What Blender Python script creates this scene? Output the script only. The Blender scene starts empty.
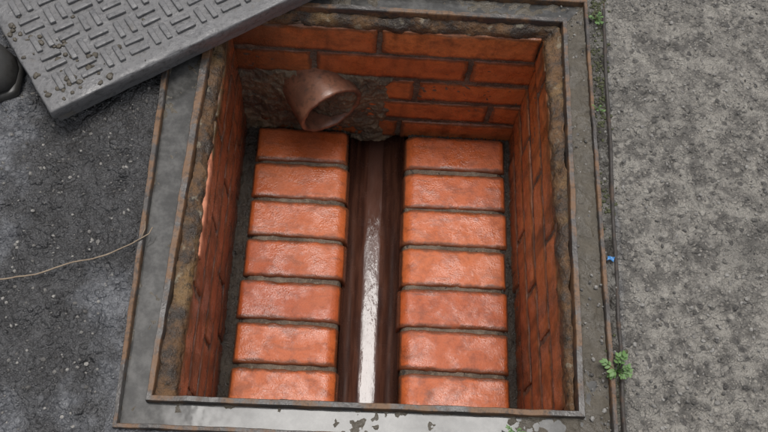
import bpy, math, random
import numpy as np
from mathutils import Vector, Matrix, noise
random.seed(7); rng=np.random.default_rng(7)
scene=bpy.context.scene
scene.view_settings.view_transform='Standard'
scene.view_settings.look='None'; scene.view_settings.exposure=0

# ---------------------------------------------------------------- helpers
def new_obj(name,verts,faces,mat=None,smooth=True,parent=None,attr=None,attr2=None):
    me=bpy.data.meshes.new(name); me.from_pydata([tuple(v) for v in verts],[],faces); me.update()
    ob=bpy.data.objects.new(name,me); scene.collection.objects.link(ob)
    if mat: me.materials.append(mat)
    if smooth: me.polygons.foreach_set('use_smooth',[True]*len(me.polygons))
    if attr is not None:
        a=me.attributes.new('rnd','FLOAT','POINT'); a.data.foreach_set('value',attr)
    if attr2 is not None:
        a=me.attributes.new('rim','FLOAT','POINT'); a.data.foreach_set('value',attr2)
    if parent: ob.parent=parent
    return ob
def empty(name):
    e=bpy.data.objects.new(name,None); scene.collection.objects.link(e); return e
def fbm(p,s,o=3): return noise.fractal(Vector(p)*s,1.0,2.0,o)

class MB:
    def __init__(s): s.v=[];s.f=[];s.a=[];s.e=[]
    def add(s,v,f,r=0.0,e=None):
        b=len(s.v); s.v+=v; s.f+=[tuple(i+b for i in q) for q in f]; s.a+=[r]*len(v); s.e+=(e or [0.0]*len(v))
    def obj(s,name,mat,parent=None,smooth=True): return new_obj(name,s.v,s.f,mat,smooth,parent,s.a,s.e)

def axis_pts(h,r,step):
    inner=2*(h-r); n=max(1,int(round(inner/step)))
    return [-h,-h+r*.45]+[-(h-r)+inner*i/n for i in range(n+1)]+[h-r*.45,h]
EDGE=[]
def rbox(c,h,r,step=.009,rough=.0,chip=.0,seed=0.0,M=None,edgeR=None):
    """rounded, slightly irregular block"""
    global EDGE
    P=[axis_pts(h[i],r,step) for i in range(3)]
    n=[len(p) for p in P]; idx={}; V=[];F=[];E=[]
    def vid(i,j,k):
        key=(i,j,k)
        if key not in idx:
            p=Vector((P[0][i],P[1][j],P[2][k]))
            q=Vector([max(-(h[t]-r),min(h[t]-r,p[t])) for t in range(3)])
            d=p-q; ax=sum(1 for t in range(3) if abs(d[t])>1e-7)
            if d.length>0: dn=d.normalized(); p=q+dn*r
            else: dn=Vector((0,0,0))
            nb=sum(1 for t in range(3) if h[t]-abs(q[t])-r<1e-5)
            sp=p+Vector((seed*3.1,seed*1.7,seed*2.3))
            if rough: p=p+dn*(fbm(sp,45,3)*rough)
            if chip and ax>=2:
                k2=fbm(sp,60,2)
                p=p-dn*max(0,k2+.05)*chip
            idx[key]=len(V); V.append(p); E.append(1.0 if nb>=2 else 0.0)
        return idx[key]
    for (a,b,c_) in ((0,1,2),(1,2,0),(2,0,1)):
        for side in (0,n[c_]-1):
            for i in range(n[a]-1):
                for j in range(n[b]-1):
                    def k(ii,jj):
                        t=[0,0,0]; t[a]=ii;t[b]=jj;t[c_]=side; return vid(*t)
                    q=(k(i,j),k(i+1,j),k(i+1,j+1),k(i,j+1))
                    F.append(q if side else q[::-1])
    out=[]
    for p in V:
        if M is not None: p=M@p
        out.append(p+Vector(c))
    EDGE=E
    return out,F
def grid(nu,nv,fn):
    V=[fn(i/(nu-1),j/(nv-1)) for j in range(nv) for i in range(nu)]
    F=[(j*nu+i,j*nu+i+1,(j+1)*nu+i+1,(j+1)*nu+i) for j in range(nv-1) for i in range(nu-1)]
    return V,F
def tube(path,rad,seg=12,caps=True):
    V=[];F=[];n=len(path); path=[Vector(p) for p in path]
    for i,p in enumerate(path):
        t=(path[min(i+1,n-1)]-path[max(i-1,0)]).normalized()
        a=t.orthogonal().normalized() if i==0 else (a-t*a.dot(t)).normalized()
        b=t.cross(a); r=rad[i] if hasattr(rad,'__len__') else rad
        for k in range(seg):
            w=2*math.pi*k/seg; V.append(p+a*(math.cos(w)*r)+b*(math.sin(w)*r))
    for i in range(n-1):
        for k in range(seg):
            F.append((i*seg+k,i*seg+(k+1)%seg,(i+1)*seg+(k+1)%seg,(i+1)*seg+k))
    if caps: F.append(tuple(range(seg))[::-1]); F.append(tuple((n-1)*seg+k for k in range(seg)))
    return V,F
import bmesh
_b=bmesh.new(); bmesh.ops.create_icosphere(_b,subdivisions=2,radius=1); _b.verts.index_update()
ICV=[v.co.copy() for v in _b.verts]; ICF=[tuple(v.index for v in f.verts) for f in _b.faces]; _b.free()
def blob(c,s,flat=.6,seed=0,am=.5):
    c=Vector(c); R=Matrix.Rotation(seed*1.7,3,'Z'); k=1+.5*((seed*7.31)%1)
    out=[]
    for v in ICV:
        q=v*(1+am*fbm(v+Vector((seed,seed*2,0)),1.6,3)); q=R@Vector((q.x*s*k,q.y*s,q.z*s*flat)); out.append(q+c)
    return out,ICF

# ---------------------------------------------------------------- materials
class NT:
    def __init__(s,name):
        s.m=bpy.data.materials.new(name); s.m.use_nodes=True; s.t=s.m.node_tree; s.n=s.t.nodes
        s.b=s.n['Principled BSDF']; s.co=s.n.new('ShaderNodeTexCoord').outputs['Object']
    def lk(s,a,b): s.t.links.new(a,b)
    def set(s,sock,v):
        if isinstance(v,bpy.types.NodeSocket): s.lk(v,sock)
        elif isinstance(v,(tuple,list)) and len(v)==3 and sock.type=='RGBA': sock.default_value=(*v,1)
        else: sock.default_value=v
    def noise(s,sc,d=4,r=.6,vec=None,dist=0,col=False):
        n=s.n.new('ShaderNodeTexNoise'); n.inputs['Scale'].default_value=sc; n.inputs['Detail'].default_value=d
        n.inputs['Roughness'].default_value=r; n.inputs['Distortion'].default_value=dist
        s.lk(vec or s.co,n.inputs['Vector']); return n.outputs['Color' if col else 'Fac']
    def vor(s,sc,out='Distance',feat='F1',vec=None,rnd=1):
        n=s.n.new('ShaderNodeTexVoronoi'); n.feature=feat; n.inputs['Scale'].default_value=sc
        n.inputs['Randomness'].default_value=rnd; s.lk(vec or s.co,n.inputs['Vector'])
        return n.outputs if out is None else n.outputs[out]
    def mapr(s,v,a,b,c=0,d=1):
        n=s.n.new('ShaderNodeMapRange'); n.interpolation_type='SMOOTHSTEP'
        for i,x in enumerate((v,a,b,c,d)): s.set(n.inputs[i],x)
        return n.outputs[0]
    def math(s,op,a,b=0.0,clamp=False):
        n=s.n.new('ShaderNodeMath'); n.operation=op; n.use_clamp=clamp
        s.set(n.inputs[0],a); s.set(n.inputs[1],b); return n.outputs[0]
    def mix(s,f,a,b,blend='MIX'):
        n=s.n.new('ShaderNodeMix'); n.data_type='RGBA'; n.blend_type=blend
        s.set(n.inputs[0],f); s.set(n.inputs[6],a); s.set(n.inputs[7],b); return n.outputs[2]
    def xyz(s,v=None):
        n=s.n.new('ShaderNodeSeparateXYZ'); s.lk(v or s.co,n.inputs[0]); return n.outputs
    def vscale(s,x,y,z):
        n=s.n.new('ShaderNodeMapping'); n.inputs['Scale'].default_value=(x,y,z); s.lk(s.co,n.inputs[0]); return n.outputs[0]
    def attr(s,a='rnd'):
        n=s.n.new('ShaderNodeAttribute'); n.attribute_name=a; return n.outputs['Fac']
    def bump(s,h,st=.5,dist=.001,nrm=None):
        n=s.n.new('ShaderNodeBump'); n.inputs['Strength'].default_value=st; n.inputs['Distance'].default_value=dist
        s.lk(h,n.inputs['Height']); 
        if nrm: s.lk(nrm,n.inputs['Normal'])
        return n.outputs[0]
    def out(s,col=None,rough=None,nrm=None,**k):
        if col is not None: s.set(s.b.inputs['Base Color'],col)
        if rough is not None: s.set(s.b.inputs['Roughness'],rough)
        if nrm is not None: s.lk(nrm,s.b.inputs['Normal'])
        for a,v in k.items(): s.set(s.b.inputs[a.replace('_',' ')],v)
        return s.m

def brick_mat(name,dirt,c1,c2,wet=.0,grime=0,streak=0,rim=.6,smear=0,corner=False):
    m=NT(name); r=m.attr(); X,Y,Z=m.xyz()
    col=m.mix(r,c1,c2)
    n1=m.noise(14,5,.65); n2=m.noise(60,5,.7); n3=m.noise(5,3,.5)
    col=m.mix(m.mapr(n2,.42,.72,0,.6),col,(c1[0]*.5,c1[1]*.45,c1[2]*.45))
    col=m.mix(m.mapr(n3,.45,.7,0,.4),col,(min(1,c2[0]*1.1),c2[1]*1.3,c2[2]*1.4))
    st=m.mapr(n1,.64-dirt*.3,.84-dirt*.25,0,.8)
    col=m.mix(st,col,(.07,.030,.017))
    e=m.attr('rim')
    n5=m.noise(36,4,.7)
    eg=m.mapr(m.math('ADD',m.math('MULTIPLY',e,.5),m.math('SUBTRACT',n5,.5)),.10,.50,0,rim)
    col=m.mix(eg,col,(.085,.042,.024))
    if smear:
        s2=m.noise(30,4,.7,vec=m.vscale(.55,1.6,1),dist=.6)
        col=m.mix(m.mapr(s2,.50,.68,0,smear),col,(.20,.058,.026))
        col=m.mix(m.mapr(m.noise(75,3,.6,dist=.5),.62,.72,0,smear*.5),col,(.55,.24,.12))
        # scrapes and run marks draining towards the channel
        s3=m.noise(34,5,.72,vec=m.vscale(.22,2.2,1),dist=.3)
        col=m.mix(m.mapr(s3,.60,.70,0,smear*1.2),col,(.10,.040,.022))
    if streak:
        sv=m.noise(24,4,.6,vec=m.vscale(1,1,.12))
        col=m.mix(m.mapr(sv,.48,.68,0,streak),col,(.08,.034,.016))
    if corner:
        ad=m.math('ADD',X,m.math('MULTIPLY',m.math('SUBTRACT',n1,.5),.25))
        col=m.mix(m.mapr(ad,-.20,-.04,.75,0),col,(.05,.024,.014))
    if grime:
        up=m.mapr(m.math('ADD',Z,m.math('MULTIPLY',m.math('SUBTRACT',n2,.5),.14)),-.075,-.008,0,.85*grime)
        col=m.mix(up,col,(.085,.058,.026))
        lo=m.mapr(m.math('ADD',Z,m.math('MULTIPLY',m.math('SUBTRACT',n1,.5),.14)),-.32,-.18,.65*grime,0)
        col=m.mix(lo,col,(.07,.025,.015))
    rough=m.mapr(m.noise(20,4,.65),.40,.60,.14+wet,.50+wet)
    h=m.math('ADD',m.math('MULTIPLY',n2,1.0),m.math('MULTIPLY',m.noise(380,3,.6),.45))
    return m.out(col,rough,m.bump(h,.6,.0022))

M_bench=brick_mat('wet_bench_brick',.18,(.44,.088,.024),(.58,.140,.040),.05,0,0,.75,.45)
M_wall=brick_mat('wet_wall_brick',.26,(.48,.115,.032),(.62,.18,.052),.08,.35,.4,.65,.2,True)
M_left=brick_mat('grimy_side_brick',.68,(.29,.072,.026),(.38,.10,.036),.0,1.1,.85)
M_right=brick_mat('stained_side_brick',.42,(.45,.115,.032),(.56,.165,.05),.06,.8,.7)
M_wall_pale=brick_mat('pale_brick',.05,(.48,.16,.085),(.52,.19,.10),.2)

def mortar_mat(name,a,b,c,wet=.5):
    m=NT(name); n1=m.noise(18,5,.65); n2=m.noise(90,5,.7)
    col=m.mix(m.mapr(n1,.35,.65),a,b); col=m.mix(m.mapr(n2,.52,.72,0,.8),col,c)
    h=m.math('ADD',n2,m.math('MULTIPLY',m.noise(320,3,.7),.5))
    return m.out(col,m.mapr(n1,.4,.6,wet,wet+.35),m.bump(h,.9,.005))
M_joint=mortar_mat('wet_joint_mortar',(.19,.14,.10),(.09,.062,.042),(.28,.22,.155),.35)
M_patch=mortar_mat('mortar_patch',(.21,.155,.095),(.09,.067,.046),(.32,.25,.16),.35)
M_silt=mortar_mat('wet_silt',(.035,.025,.018),(.06,.045,.03),(.02,.015,.012),.12)
m=NT('rust_stained_mortar'); n1=m.noise(22,5,.7); n2=m.noise(9,4,.6); n3=m.noise(110,5,.7)
col=m.mix(m.mapr(n1,.38,.6),(.045,.033,.024),(.15,.078,.032))
col=m.mix(m.mapr(n2,.52,.66,0,.75),col,(.23,.14,.055)); col=m.mix(m.mapr(n3,.48,.68,0,.8),col,(.03,.023,.016))
col=m.mix(m.mapr(m.noise(45,4),.60,.70,0,.6),col,(.32,.28,.20))
M_ledge=m.out(col,m.mapr(n1,.4,.6,.25,.65),m.bump(m.math('ADD',n3,m.noise(35,5,.7)),.9,.005))

# ground
m=NT('worn_asphalt'); X,Y,Z=m.xyz()
edge=m.math('ADD',m.math('MULTIPLY',Y,.037),.3185)
big=m.noise(6,4,.6); mid=m.noise(30,4,.68); fine=m.noise(260,3,.7)
wob=m.math('MULTIPLY',m.math('SUBTRACT',mid,.5),.012)
side=m.mapr(m.math('SUBTRACT',m.math('ADD',X,wob),edge),-.004,.010)   # 0 road, 1 footway
dv=m.noise(40,2,.5,col=True)
n=m.n.new('ShaderNodeVectorMath'); n.operation='MULTIPLY_ADD'; m.lk(dv,n.inputs[0]); n.inputs[1].default_value=(.010,.010,.010); m.lk(m.co,n.inputs[2]); wv=n.outputs[0]
o=m.vor(110,None,vec=wv); va=o['Distance']; vc=m.xyz(o['Color'])
o=m.vor(260,None,vec=wv); vb=o['Distance']; vbc=m.xyz(o['Color'])
stone=m.mapr(va,.25,.65,1,0); stone2=m.mapr(vb,.30,.6,1,0)
s1=m.math('MULTIPLY',stone,m.mapr(vc[0],.3,1,0,.6)); s2=m.math('MULTIPLY',stone2,m.mapr(vbc[1],.35,1,0,.6))
lr=m.mix(m.mapr(mid,.32,.68),(.060,.061,.066),(.20,.203,.212))
lr=m.mix(s1,lr,(.25,.253,.26)); lr=m.mix(s2,lr,(.24,.242,.245))
rr=m.mix(m.mapr(mid,.35,.65),(.095,.087,.076),(.28,.26,.225))
rr=m.mix(s1,rr,(.36,.335,.29)); rr=m.mix(s2,rr,(.35,.32,.275))
rr=m.mix(m.math('MULTIPLY',stone,m.mapr(vc[1],.8,.9,0,.8)),rr,(.06,.055,.05))
dd=m.math('ABSOLUTE',m.math('ADD',X,.335)); 
wetx=m.mapr(dd,.03,.15,1,0); wety=m.mapr(Y,.28,.48,.35,1)
wet=m.mapr(m.math('ADD',m.math('ADD',big,m.math('MULTIPLY',m.math('SUBTRACT',mid,.5),.25)),m.math('MULTIPLY',m.math('MULTIPLY',wetx,wety),.30)),.53,.66,0,.97)
lr=m.mix(m.math('MULTIPLY',wet,.80),lr,(.040,.037,.034))
rr=m.mix(m.mapr(m.noise(3.5,4,.6),.5,.68,0,.45),rr,(.08,.075,.065))
col=m.mix(side,lr,rr)
ds=m.math('MULTIPLY',m.mapr(X,.29,.31),m.mapr(m.math('SUBTRACT',X,edge),-.004,.006,1,0))
dcol=m.mix(m.mapr(mid,.4,.65),(.05,.044,.036),(.18,.17,.15)); dcol=m.mix(m.mapr(big,.5,.62,0,.4),dcol,(.055,.06,.03))
col=m.mix(ds,col,dcol)
rough=m.math('SUBTRACT',m.mapr(mid,.3,.7,.66,.46),m.math('MULTIPLY',m.math('MULTIPLY',wet,m.math('SUBTRACT',1,side)),.34))
h=m.math('ADD',m.math('MULTIPLY',stone,.8),m.math('ADD',m.math('MULTIPLY',stone2,.45),m.math('MULTIPLY',fine,1.1)))
h=m.math('ADD',h,m.math('MULTIPLY',mid,2.6))
M_ground=m.out(col,rough,m.bump(h,.95,.0036))

def metal_mat(name,base,rust,rl,r0=.25,metal=.3,bs=.7):
    m=NT(name); n1=m.noise(24,5,.68); n2=m.noise(140,4,.7)
    col=m.mix(m.mapr(n1,rl,rl+.15),base,rust); col=m.mix(m.mapr(n2,.48,.7,0,.7),col,tuple(c*.35 for c in base))
    return m.out(col,m.mapr(n1,.35,.65,r0,r0+.3),m.bump(m.math('ADD',n2,m.noise(50,4,.6)),bs,.0014),Metallic=metal)
M_frame=metal_mat('wet_rusty_steel',(.050,.043,.038),(.15,.080,.038),.44,.30,.05,.6)
M_cover=metal_mat('wet_cover_iron',(.14,.137,.136),(.14,.125,.105),.6,.30,.1)
M_strip=metal_mat('edging_iron',(.045,.038,.032),(.10,.065,.045),.5,.5,.1)

m=NT('clay_channel'); n1=m.noise(30,4); vs=m.noise(18,4,.6,vec=m.vscale(6,.5,1))
col=m.mix(m.mapr(vs,.35,.7),(.038,.015,.010),(.095,.038,.023)); M_channel=m.out(col,m.mapr(n1,.3,.7,.14,.32),m.bump(n1,.2,.001))
m=NT('clay_pipe'); n1=m.noise(26,5); n2=m.noise(120,4); col=m.mix(m.mapr(n1,.4,.66),(.24,.105,.062),(.13,.058,.036)); col=m.mix(m.mapr(n2,.50,.68,0,.65),col,(.07,.042,.028)); M_pipe=m.out(col,m.mapr(n1,.3,.7,.26,.5),m.bump(n2,.4,.001))
m=NT('shallow_water'); vs=m.noise(9,4,.6,vec=m.vscale(3,1,1)); M_water=m.out(m.mix(m.mapr(vs,.3,.7),(.07,.03,.02),(.11,.05,.035)),m.mapr(m.noise(16,4,.6,vec=m.vscale(3,.6,1)),.42,.62,.08,.22),m.bump(m.noise(28,4,.6,vec=m.vscale(2.5,.8,1)),.25,.004),IOR=1.5)
m=NT('puddle_water'); vs=m.noise(55,5,.7); M_puddle=m.out(m.mix(m.mapr(vs,.35,.7),(.05,.049,.046),(.11,.107,.10)),m.mapr(m.noise(14,3),.4,.6,.07,.20),m.bump(m.noise(20,3),.12,.003),IOR=1.38)
m=NT('leaf_green'); M_leaf=m.out(m.mix(m.noise(60,3),(.06,.14,.03),(.12,.22,.05)),.5)
m=NT('moss'); M_moss=m.out(m.mix(m.noise(90,3),(.035,.05,.015),(.10,.095,.05)),.8,m.bump(m.noise(400,3),.8,.002))
m=NT('dry_twig'); M_twig=m.out(m.mix(m.noise(80,3),(.36,.29,.20),(.18,.12,.08)),.7)
m=NT('black_rubber'); M_rubber=m.out(m.mix(m.noise(30,4),(.012,.012,.013),(.05,.047,.04)),m.mapr(m.noise(50,4),.4,.6,.4,.7),m.bump(m.noise(60,4),.3,.001))
m=NT('blue_plastic'); M_blue=m.out((.05,.2,.45),.4)
m=NT('grit_stone'); r=m.attr(); c=m.mix(r,(.06,.055,.05),(.28,.265,.24)); M_grit=m.out(c,.65)
m=NT('clod'); M_clod=m.out(m.mix(m.noise(50,4),(.045,.038,.028),(.13,.11,.08)),m.mapr(m.noise(30,3),.4,.6,.3,.7),m.bump(m.noise(200,4),.9,.003))

# ---------------------------------------------------------------- dimensions
WL,WR,WB,WN=-.200,.264,.795,.222     # chamber wall faces
OQ=[(-.2645,.195),(.318,.195),(.325,.85),(-.282,.85)]
IQ=[(-.224,.2345),(.272,.238),(.286,.806),(-.214,.806)]

# ---------------------------------------------------------------- ground sheet
def vnoise(x,y,s,seed=0):
    x=x*s;y=y*s; xi=np.floor(x).astype(int); yi=np.floor(y).astype(int); fx=x-xi; fy=y-yi
    T=np.random.default_rng(seed).random((256,256)); fx=fx*fx*(3-2*fx); fy=fy*fy*(3-2*fy)
    g=lambda a,b:T[a%256,b%256]
    return (g(xi,yi)*(1-fx)+g(xi+1,yi)*fx)*(1-fy)+(g(xi,yi+1)*(1-fx)+g(xi+1,yi+1)*fx)*fy
def worley(x,y,s,seed=0):
    x=x*s;y=y*s; xi=np.floor(x).astype(int); yi=np.floor(y).astype(int); best=np.full(x.shape,9.)
    R=np.random.default_rng(seed).random((256,256,2))
    for i in(-1,0,1):
        for j in(-1,0,1):
            c=R[(xi+i)%256,(yi+j)%256]; d=np.hypot(xi+i+c[...,0]-x,yi+j+c[...,1]-y); best=np.minimum(best,d)
    return best
def gheight(x,y):
    h=(vnoise(x,y,9,1)-.5)*.006+(vnoise(x,y,28,2)-.5)*.0050+(vnoise(x,y,75,3)-.5)*.0040+(vnoise(x,y,190,8)-.5)*.0020
    w=worley(x,y,85,4); h+=np.clip(.55-w,0,1)*.004
    left=np.clip((-x-.2)*12,0,1); h+=left*((vnoise(x,y,42,6)-.5)*.010+(vnoise(x,y,18,7)-.5)*.010)
    near=np.clip((np.maximum(np.maximum(-.27-x,x-.32),np.maximum(.195-y,y-.85)))/.03,0,1)
    h=h*(.35+.65*near)-.003*(1-near)
    far=np.clip((np.hypot(x,y-.5)-1.5)/2,0,1)
    return h*(1-far)-.002
def lines(a,b,st,extra,out):
    base=list(np.arange(a,b,st)); base=[v for v in base if all(abs(v-e)>st*.6 for e in extra)]+list(extra)
    k=st; v=a
    while v>-out: k*=1.32; v-=k; base.append(v)
    k=st; v=b
    while v<out: k*=1.32; base.append(v); v+=k
    return np.array(sorted(set(base)))
gx=lines(-.62,.68,.0026,[-.2645,.318],70); gy=lines(.12,1.02,.0026,[.195,.85],70)
GX,GY=np.meshgrid(gx,gy)
yc=np.clip(GY-.195,-.1,.8)
wL=np.clip((GX+1.2)/.93,0,1)*(GX<0); wR=np.clip((1.2-GX)/.88,0,1)*(GX>0)*np.clip(GX/.3,0,1)
PX=GX-.0267*yc*wL+.0107*yc*wR
PZ=gheight(PX,GY)
nx,ny=len(gx),len(gy)
V=np.stack([PX.ravel(),GY.ravel(),PZ.ravel()],1)
I=np.arange(nx*ny).reshape(ny,nx)
cx=(gx[:-1]+gx[1:])/2; cy=(gy[:-1]+gy[1:])/2; CX,CY=np.meshgrid(cx,cy)
keep=~((CX>-.2645)&(CX<.318)&(CY>.195)&(CY<.85))
Fq=np.stack([I[:-1,:-1][keep],I[:-1,1:][keep],I[1:,1:][keep],I[1:,:-1][keep]],1)
new_obj('asphalt_ground',V.tolist(),Fq.tolist(),M_ground)
def gz(x,y): return float(gheight(np.array([x]),np.array([y]))[0])

# ---------------------------------------------------------------- frame
frame=empty('manhole_frame')
prof=[(0,-.03),(0,.0022),(.012,.0034),(.11,.0036),(.130,.0026),(.140,-.011),(.45,-.012),(.805,-.0115),(.817,.0020),(.830,.0032),(.970,.0030),(.99,.0016),(1,-.004),(1.0,-.03)]
def ring(Oq,Iq,prof,name,mat,par,nseg=60,amp=.0009,fs=40,hf=None,smooth=True):
    V=[];F=[]
    for s in range(4):
        a,b=s,(s+1)%4
        for i in range(nseg):
            w=i/nseg
            for k,(t,z) in enumerate(prof):
                o=Vector(Oq[a]).lerp(Vector(Oq[b]),w); q=Vector(Iq[a]).lerp(Vector(Iq[b]),w)
                p=o.lerp(q,t); p3=Vector((p.x,p.y,z))
                d=Vector((fbm(p3,fs),fbm(p3+Vector((5,5,5)),fs),fbm(p3+Vector((9,1,3)),fs)))*amp
                if hf: d.z+=hf(s,w,t,p3)
                V.append(p3+d)
    n=len(prof);N=4*nseg
    for c in range(N):
        for k in range(n-1):
            F.append((c*n+k,((c+1)%N)*n+k,((c+1)%N)*n+k+1,c*n+k+1))
    return new_obj(name,V,F,mat,smooth,par)
fr=ring(OQ,IQ,prof,'frame_body',M_frame,frame,nseg=130,amp=.0009,fs=26,smooth=False)
def lerpq(t): return [tuple(Vector(OQ[i]).lerp(Vector(IQ[i]),t)) for i in range(4)]
ring(lerpq(.138),lerpq(.814),[(0,-.0082),(.5,-.0082),(1,-.0082)],'groove_water',M_puddle,frame,amp=.0)
def silt(s,w,t,p):
    base={0:-.0008,1:.0055,2:.0008,3:-.0004}[s]
    if s==0: base+=.004*max(0,(w-.75)*4)
    if s==1: base-=.004*max(0,(.15-w)*6)
    if t in (0,1): base+=.0012
    return base+.0036*fbm(p,26,4)+.0028*fbm(p,120,3)
ring(lerpq(.141),lerpq(.811),[(k/11,-.0098) for k in range(12)],'groove_silt',M_clod,frame,nseg=190,amp=0,hf=silt)

# ---------------------------------------------------------------- chamber
ch=empty('brick_inspection_chamber')
WQ=[(WL,WN+.004),(WR,WN+.006),(WR,WB),(WL,WB)]
V=[];F=[];nseg=170;pr=[(-.12,-.024),(0,-.008),(.1,-.0095),(.25,-.0105),(.4,-.011),(.55,-.013),(.7,-.015),(.85,-.018),(.96,-.022),(.99,-.026),(.95,-.031),(.8,-.036)]
for s in range(4):
    for i in range(nseg):
        w=i/nseg
        o=Vector(IQ[s]).lerp(Vector(IQ[(s+1)%4]),w); q=Vector(WQ[s]).lerp(Vector(WQ[(s+1)%4]),w)
        for k,(t,z) in enumerate(pr):
            p=o.lerp(q,t); p3=Vector((p.x,p.y,z))
            am=.0 if k<1 else (.004 if k<7 else .0036)
            d=Vector((fbm(p3,34,4),fbm(p3+Vector((5,5,5)),34,4),fbm(p3+Vector((9,1,3)),40,4)*1.2))*am
            V.append(p3+d)
n=len(pr);N=4*nseg
for c in range(N):
    for k in range(n-1): F.append((c*n+k,((c+1)%N)*n+k,((c+1)%N)*n+k+1,c*n+k+1))
new_obj('mortar_ledge',V,F,M_ledge,True,ch)

courses=[(-.026,-.084),(-.090,-.149),(-.155,-.210),(-.216,-.269),(-.275,-.330),(-.336,-.39)]
def wall(name,axis,face,nrm,a,b,mat,offs,skip=None,L=.245,J=.007,chip=.003,rough=.0014):
    mb=MB(); k=0
    for ci,(zt,zb) in enumerate(courses):
        p=a-offs[ci%len(offs)]
        while p<b:
            s=max(p,a); e=min(p+L-J,b); p+=L
            if e-s<.012: continue
            c=(s+e)/2; k+=1
            if skip and skip(c,s,e,ci): continue
            hl=(e-s)/2; hz=(zt-zb)/2+random.uniform(-.001,.0006); dep=.04
            out=random.uniform(-.0014,.0014)
            off=face-nrm*(dep+out)
            if axis=='x': cc=(c,off,(zt+zb)/2+random.uniform(-.0008,.0008)); hh=(hl,dep,hz)
            else: cc=(off,c,(zt+zb)/2+random.uniform(-.0008,.0008)); hh=(dep,hl,hz)
            Mx=Matrix.Rotation(random.uniform(-.006,.006),3,'Z')@Matrix.Rotation(random.uniform(-.006,.006),3,'Y' if axis=='x' else 'X')
            v,f=rbox(cc,hh,.0028,.007,rough,chip,random.random()*50,Mx)
            mb.add(v,f,random.random(),EDGE)
    return mb.obj(name,mat,ch)
def inhole(c,s,e,ci):
    return (ci>=2 and ci<5 and e<.06) or (ci>=5 and s<.08 and e>-.02)
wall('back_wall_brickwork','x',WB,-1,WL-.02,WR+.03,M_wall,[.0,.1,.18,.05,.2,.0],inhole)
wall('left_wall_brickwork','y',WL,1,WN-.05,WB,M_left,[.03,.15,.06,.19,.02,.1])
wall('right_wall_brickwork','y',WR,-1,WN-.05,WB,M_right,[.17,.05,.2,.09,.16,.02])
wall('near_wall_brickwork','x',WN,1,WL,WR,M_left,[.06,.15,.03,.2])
def plane(name,fn,nu,nv,mat,flip=False):
    V,F=grid(nu,nv,fn)
    if flip: F=[q[::-1] for q in F]
    return new_obj(name,V,F,mat,True,ch)
def jn(p,am=.003): return fbm(p,50,4)*am
plane('back_wall_joints',lambda u,v:(WL-.02+u*(WR-WL+.04),WB+.0024+jn((u,v,1),.0022),-.02-v*(.30)),150,60,M_joint)
plane('left_wall_joints',lambda u,v:(WL-.0024+jn((u,v,2),.0022),WN-.05+u*(WB-WN+.06),-.02-v*.37),150,60,M_joint)
plane('right_wall_joints',lambda u,v:(WR+.0024+jn((u,v,3),.0022),WN-.05+u*(WB-WN+.06),-.02-v*.37),150,60,M_joint)
plane('near_wall_joints',lambda u,v:(WL-.02+u*(WR-WL+.04),WN-.0024+jn((u,v,4),.0022),-.02-v*.37),100,50,M_joint)
plane('floor_silt',lambda u,v:(WL-.01+u*(.175),WN+v*(WB-WN+.02),-.320+jn((u,v*3,5),.010)),60,120,M_silt)
plane('floor_silt_far_side',lambda u,v:(.085+u*(.19),WN+v*(WB-WN+.02),-.318+jn((u,v*3,6),.010)),60,120,M_silt)
PC=Vector((-.07,WB,-.208))
def patch(u,v):
    x=WL-.004+u*(.285); z=-.118-v*.222
    ed=min(1,max(0,(.050+.018*fbm((x,0,z),22,3)-x)/.012))*min(1,max(0,(-.142+.012*fbm((x,3,z),24,3)-z)/.008))
    r=math.hypot(x-PC.x,(z-PC.z)*1.0); bulge=max(0,1-max(0,r-.052)/.032)**1.3
    d=-.010+ed*(.0125+.016*bulge+.006*fbm((x,7,z),30,4)+.0035*fbm((x,1,z),90,3))
    return (x,WB-d,z)
plane('mortar_patch',patch,170,140,M_patch)
mb=MB(); v,f=rbox((WL-.004,.505,-.033),(.006,.085,.010),.003,.006,.002,.004,3.3,Matrix.Rotation(.02,3,'Z')); mb.add(v,f,.9)
mb.obj('loose_brick_slip',M_wall_pale,ch)

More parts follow.
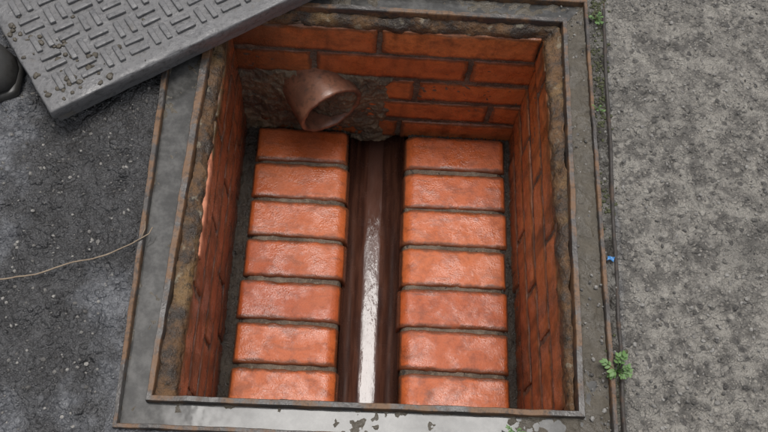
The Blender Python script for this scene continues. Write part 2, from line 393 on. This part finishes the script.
def bench(name,x0,x1,chan,ystart,mat):
    mb=MB(); y=ystart; pitch=.0718; i=0
    while y>WN+.02:
        w=.0666+random.uniform(-.0014,.0008); yc=y-w/2
        R=.022; r2=.010; H=.075
        s=1 if chan=='R' else -1
        L=(x1-x0)/2+random.uniform(-.0018,.0018)
        n=8
        pts=[(-L,-H)]+[(-L,-r2-.006)]
        for k in range(n+1):
            t=math.pi/2*k/n; pts.append((-L+r2-r2*math.cos(t),-r2+r2*math.sin(t)))
        for k in range(1,24): pts.append((-L+r2+(2*L-r2-R)*k/24,0.0))
        for k in range(n+1):
            t=math.pi/2*k/n; pts.append((L-R+R*math.sin(t),-R+R*math.cos(t)))
        pts+= [(L,-R-.01),(L,-R-.02),(L,-H)]
        rows=[(-w/2,.006),(-w/2+.0002,.0028),(-w/2+.0012,.0010),(-w/2+.0030,0)]+[(-w/2+.0030+(w-.0060)*q/9,0) for q in range(1,9)]+[(w/2-.0030,0),(w/2-.0012,.0010),(w/2-.0002,.0028),(w/2,.006)]
        seed=random.random()*40; sl=random.uniform(-.016,.016); V=[];E=[]; tilt=random.uniform(-.008,.008); zz=random.uniform(-.0004,.001)
        cxm=(x0+x1)/2+random.uniform(-.0018,.0018)
        for ri,(yy,ins) in enumerate(rows):
            for (px,pz) in pts:
                fx=px-math.copysign(ins,px)*(1 if abs(px)>L-.03 else 0); fz=pz-ins
                p=Vector((cxm+s*fx,yc+yy+sl*px,-.309+fz+tilt*yy+zz))
                q=p+Vector((seed,seed,seed))
                dz=fbm(q,35,3)*.0009+fbm(q,120,2)*.0004
                if ins>0: dz-=max(0,fbm(q,70,3)-.0)*.006
                V.append(p+Vector((0,fbm(q,60,2)*.0012,dz)))
                E.append(1.0 if (ri<4 or ri>=len(rows)-4 or abs(px)>L-.004) else 0.0)
        n=len(pts);F=[]
        for a in range(len(rows)-1):
            for b in range(n-1):
                q=(a*n+b,a*n+b+1,(a+1)*n+b+1,(a+1)*n+b); F.append(q if s<0 else q[::-1])
        mb.add(V,F,random.random(),E); y-=pitch+random.uniform(-.0014,.0014); i+=1
    ob=mb.obj(name,mat,ch)
    mj=MB(); v,f=rbox(((x0+x1)/2,(WN+WB)/2,-.309-.0036-.034),((x1-x0)/2-.0030,(WB-WN)/2,.034),.018,.0045,.0016,0,1.1); mj.add(v,f)
    mj.obj(name+'_joints',M_joint,ch)
bench('left_benching',-.180,-.0155,'R',WB-.006,M_bench)
bench('right_benching',.0765,.254,'L',WB-.008,M_bench)

# channel
cx0,cr,cz=.0305,.0475,-.331
V=[];F=[];nA=28;ys=[.12+i*(.95-.12)/60 for i in range(61)]
for y in ys:
    for k in range(-3,nA+4):
        if k<0: px,pz=-cr,-k*.006
        elif k>nA: px,pz=cr,(k-nA)*.006
        else:
            t=math.pi+math.pi*k/nA; px,pz=cr*math.cos(t),cr*math.sin(t)
        V.append((cx0+px,y,cz+pz))
n=nA+7
for a in range(len(ys)-1):
    for b in range(n-1): F.append((a*n+b,a*n+b+1,(a+1)*n+b+1,(a+1)*n+b))
new_obj('drain_channel',V,F,M_channel)
v,f=tube([(cx0,.80,cz),(cx0,.95,cz),(cx0,1.6,cz)],cr+.002,32,False); 
v2,f2=tube([(cx0,1.6,cz),(cx0,1.61,cz)],cr+.004,32,True)
mb=MB(); mb.add(v,f); mb.add(v2,f2); mb.obj('outgoing_drain_pipe',M_channel)
wd=.0024
V,F=grid(9,160,lambda u,v:(cx0+(u-.5)*2*(math.sqrt(cr**2-(cr-wd)**2)+.0004+.003*fbm((0,v*6,u>.5),2.2,3)),.13+v*.8,cz-cr+wd-(.0008 if u in(0,1) else 0)))
new_obj('channel_water',V,F,M_water)

# inlet pipe
e0=Vector((-.048,.755,-.193)); d=Vector((.52,-.85,-.06)).normalized(); Lp=.13; path0=e0-d*Lp
a=d.cross(Vector((0,0,1))).normalized(); b=a.cross(d)
sec=[(0,.0545),(.55,.055),(.9,.0555),(.97,.0558),(.990,.0553),(.998,.054),(1.0,.0515),(.998,.0495),(.985,.0480),(.9,.0478),(.3,.047),(.0,.047)]
V=[];F=[];S=56
for t,r in sec:
    for k in range(S):
        w=2*math.pi*k/S; rr_=r*(1+.01*math.sin(2*w+1))
        p=path0+d*(t*Lp)+a*math.cos(w)*rr_+b*math.sin(w)*rr_
        if t>.95: p+=d*(.0025*fbm((math.cos(w)*2,math.sin(w)*2,0),1.3,3))
        V.append(p)
for i in range(len(sec)-1):
    for k in range(S): F.append((i*S+k,i*S+(k+1)%S,(i+1)*S+(k+1)%S,(i+1)*S+k))
F.append(tuple((len(sec)-1)*S+k for k in range(S)))
new_obj('inlet_pipe',V,F,M_pipe)

# ---------------------------------------------------------------- cover
cov=empty('manhole_cover')
th=math.radians(35.5); MU=Matrix.Rotation(th,3,'Z'); C0=Vector((-.398,.580,0))
U_,V_=.64,.49
def cplace(mb,u,v,z,hu,hv,hz,r,st=.03,rough=0,chip=0,rot=0,seed=0):
    Mx=MU@Matrix.Rotation(rot,3,'Z')
    c=C0+MU@Vector((u,v,0)); c.z=z
    vv,ff=rbox(c,(hu,hv,hz),r,st,rough,chip,seed,Mx); mb.add(vv,ff)
mb=MB(); cplace(mb,U_/2,V_/2,.0195,U_/2-.006,V_/2-.006,.0135,.003,.012,.001)
cplace(mb,U_/2,V_/2,.0335,U_/2,V_/2,.0095,.0025,.008,.0012,.002); mb.obj('cover_plate',M_cover,cov)
mb=MB(); p_=.0345
for i in range(int((U_-.03)/p_)):
    for j in range(int((V_-.03)/p_)):
        u=.02+p_*(i+.5); v=.02+p_*(j+.5); o=(i+j)%2
        for s in (-1,1):
            z=.0440+random.uniform(-.0003,.0003); l=.0140+random.uniform(-.0008,.0004)
            if o: cplace(mb,u,v+s*.0085,z,l,.0040,.0030,.0014,.012,.0006,0,random.uniform(-.02,.02),i*9+j)
            else: cplace(mb,u+s*.0085,v,z,.0040,l,.0030,.0014,.012,.0006,0,random.uniform(-.02,.02),i*9+j)
mb.obj('raised_tread_bars',M_cover,cov)
mb=MB()
for i in range(90):
    u=abs(random.gauss(.0,.045)); v=abs(random.gauss(.06,.07)); s=random.uniform(.001,.0045)
    if i>60: u=random.uniform(0,.5); s*=.6
    c=C0+MU@Vector((u+.006,v+.006,0)); c.z=.0435
    vv,ff=blob(c,s,.6,i*1.3); mb.add(vv,ff)
mb.obj('mud_clods',M_clod,cov)

# ---------------------------------------------------------------- edging strip
V,F=[],[]
nn=260
for i in range(nn):
    y=-.3+1.7*i/(nn-1)
    x=.3187+.037*y+.0016*fbm((0,y,0),9,3); z=.0010+.0018*fbm((0,y,2),20,3)
    for (dx,dz) in ((-.0030,-.012),(-.0026,z-.001),(-.001,z),(.0010,z),(.0020,z-.0014),(.0024,-.012)): V.append((x+dx,y,dz))
for i in range(nn-1):
    for k in range(5): F.append((i*6+k,(i+1)*6+k,(i+1)*6+k+1,i*6+k+1))
new_obj('metal_edging_strip',V,F,M_strip)

# ---------------------------------------------------------------- grit
mb=MB(); 
ico=[(0,0,1)]+[(.894*math.cos(k*1.2566),.894*math.sin(k*1.2566),.447) for k in range(5)]+[(.894*math.cos(k*1.2566+.628),.894*math.sin(k*1.2566+.628),-.447) for k in range(5)]+[(0,0,-1)]
icf=[(0,1+k,1+(k+1)%5) for k in range(5)]+[(1+k,6+k,1+(k+1)%5) for k in range(5)]+[(1+(k+1)%5,6+k,6+(k+1)%5) for k in range(5)]+[(11,6+(k+1)%5,6+k) for k in range(5)]
cnt=0
while cnt<4200:
    x=random.uniform(-.62,.7); y=random.uniform(.12,1.0)
    if -.29<x<.335 and .19<y<.86: 
        if not(.275+.011*y<x<.335): continue
    if x<0 and random.random()<.5: continue
    s=random.choice([.0009,.0012,.0016,.0016,.0022,.0028])*random.uniform(.8,1.2)
    z=gz(x,y)+s*.1; R=Matrix.Rotation(random.random()*6,3,(random.random(),random.random(),1.))
    mb.add([R@Vector((q[0]*s*random.uniform(.8,1.4),q[1]*s,q[2]*s*.7))+Vector((x,y,z)) for q in ico],icf,random.random()); cnt+=1
mb.obj('gravel',M_grit,None,False)

mb=MB()
for i in range(330):
    cyy=random.choice([.66,.82,.29,.52,.75,.70,.84]); y=random.gauss(cyy,.018); x=random.gauss(.3187+.037*y-.008,.006)
    s=random.uniform(.0007,.0022)
    v,f=blob((x,y,gz(x,y)+.0005),s,.7,i*1.1,.6); mb.add(v,f)
mb.obj('moss',M_moss)

# weeds
def weed(c,n,L,name='weed'):
    mb=MB(); c=Vector(c)
    for i in range(n):
        az=i*2.4+random.uniform(-.4,.4); el=random.uniform(.3,1.1); l=L*random.uniform(.6,1.1)
        dr=Vector((math.cos(az)*math.cos(el),math.sin(az)*math.cos(el),math.sin(el)))
        v,f=tube([c,c+dr*l*.5+Vector((0,0,.001)),c+dr*l],[.0005,.0004,.0003],5); mb.add(v,f)
        for q in (.55,.8,1.0):
            for sd in (-1,1):
                tip=dr*l*q+c; az2=az+sd*.8*(1.6-q); ll=l*random.uniform(.28,.42); w=ll*.26
                fw=Vector((math.cos(az2),math.sin(az2),random.uniform(-.1,.5))).normalized(); sdv=fw.cross(Vector((0,0,1))).normalized()
                ps=[]
                for k,(a_,b_) in enumerate(((0,0),(.3,.9),(.6,1),(.85,.6),(1,0))):
                    zc=Vector((0,0,-.15*ll*a_*a_))
                    ps+= [tip+fw*ll*a_+sdv*w*b_+zc, tip+fw*ll*a_-Vector((0,0,w*.25*b_))+zc, tip+fw*ll*a_-sdv*w*b_+zc]
                ff=[]
                for k in range(4): ff+=[(k*3,k*3+1,k*3+4,k*3+3),(k*3+1,k*3+2,k*3+5,k*3+4)]
                mb.add(ps,ff)
    return mb.obj(name,M_leaf)
weed((.3234,.288,.0),9,.020); weed((.3356,.815,.0),6,.012); weed((.197,.208,.004),6,.011); weed((.327,.66,.0),4,.008)

# twig
pts=[(-.70,.30),(-.56,.335),(-.47,.357),(-.428,.364),(-.385,.373),(-.343,.392),(-.31,.400),(-.285,.415),(-.2576,.4337),(-.2540,.445)]
path=[]
for i in range(len(pts)-1):
    for q in range(6):
        t=q/6; x=pts[i][0]*(1-t)+pts[i+1][0]*t; y=pts[i][1]*(1-t)+pts[i+1][1]*t
        path.append((x,y+.0015*fbm((x,0,0),60,2),max(gz(x,y),.004)+.0022+.0012*fbm((x,2,0),50,2)))
mb=MB(); v,f=tube(path,[.0011-.0004*i/len(path) for i in range(len(path))],7); mb.add(v,f)
v,f=tube([path[-8],(path[-8][0]+.004,path[-8][1]+.012,.009),(path[-8][0]+.003,path[-8][1]+.022,.01)],[.0007,.0006,.0004],6); mb.add(v,f)
mb.obj('twig',M_twig)
v,f=grid(6,5,lambda u,v:(.3215+u*.009+.0015*v,.431+v*.006+.001*math.sin(u*5),.003+.002*math.sin(u*4+v*3))); new_obj('plastic_scrap',v,f,M_blue)

# rubber boot (only the toe shows)
boot=empty('rubber_boot')
mb=MB()
secs=[(-.462,.012,.020,.014),(-.468,.026,.026,.030),(-.485,.037,.029,.046),(-.52,.043,.031,.058),(-.57,.044,.036,.070),(-.62,.040,.046,.090),(-.66,.042,.060,.120)]
V=[];F=[];S=28;by=.652
for x,hw,zc,hh in secs:
    for k in range(S):
        w=2*math.pi*k/S; V.append(Vector((x-.002,by+hw*math.cos(w),max(.004,hh*.5+hh*.5*math.sin(w)+.006))))
for i,(zz_,r) in enumerate([(.14,.046),(.22,.050),(.30,.055),(.36,.058)]):
    for k in range(S):
        w=2*math.pi*k/S; V.append(Vector((-.70+r*math.sin(w)*1.05,by+r*math.cos(w),zz_)))
ns=len(secs)+4
for i in range(ns-1):
    for k in range(S): F.append((i*S+k,i*S+(k+1)%S,(i+1)*S+(k+1)%S,(i+1)*S+k))
F.append(tuple(range(S))[::-1])
mb.add(V,F); mb.obj('boot_upper',M_rubber,boot)
mb=MB(); v,f=rbox((-.60,by,.007),(.142,.046,.008),.007,.01); 
v=[Vector((p.x-.002,by+(p.y-by)*math.sqrt(max(.15,1-max(0,(p.x+.53)/.085)**2)),p.z)) for p in v]; mb.add(v,f)
v,f=rbox((-.71,by,.014),(.04,.042,.014),.007,.01); mb.add(v,f); mb.obj('boot_sole',M_rubber,boot)

# ---------------------------------------------------------------- camera
f=860.; Uc=Vector((49,410,860)).normalized(); Yc=Vector((66,1804,-860)); Yc=(Yc-Uc*Yc.dot(Uc)).normalized(); Xc=Yc.cross(Uc)
R=Matrix((Xc,Yc,Uc)).to_4x4()
cam=bpy.data.cameras.new('camera'); co=bpy.data.objects.new('camera',cam); scene.collection.objects.link(co)
co.matrix_world=Matrix.Translation((0,0,1))@R
cam.sensor_width=36; cam.lens=36*f/768; cam.clip_start=.02; cam.clip_end=300; scene.camera=co

# ---------------------------------------------------------------- light
zen=11
w=bpy.data.worlds.new('World'); scene.world=w; w.use_nodes=True; nt=w.node_tree; bg=nt.nodes['Background']
sky=nt.nodes.new('ShaderNodeTexSky'); sky.sky_type='NISHITA'; sky.sun_disc=False
sky.sun_elevation=math.radians(90-zen); sky.sun_rotation=0; sky.air_density=1; sky.dust_density=4
hs=nt.nodes.new('ShaderNodeHueSaturation'); hs.inputs['Saturation'].default_value=.35
nt.links.new(sky.outputs[0],hs.inputs['Color']); nt.links.new(hs.outputs[0],bg.inputs[0]); bg.inputs[1].default_value=.15
sl=bpy.data.lights.new('sun','SUN'); sl.energy=1.5; sl.angle=math.radians(22); sl.color=(1,.98,.95)
so=bpy.data.objects.new('sun',sl); scene.collection.objects.link(so); so.rotation_euler=(math.radians(-zen),math.radians(1.2),0)
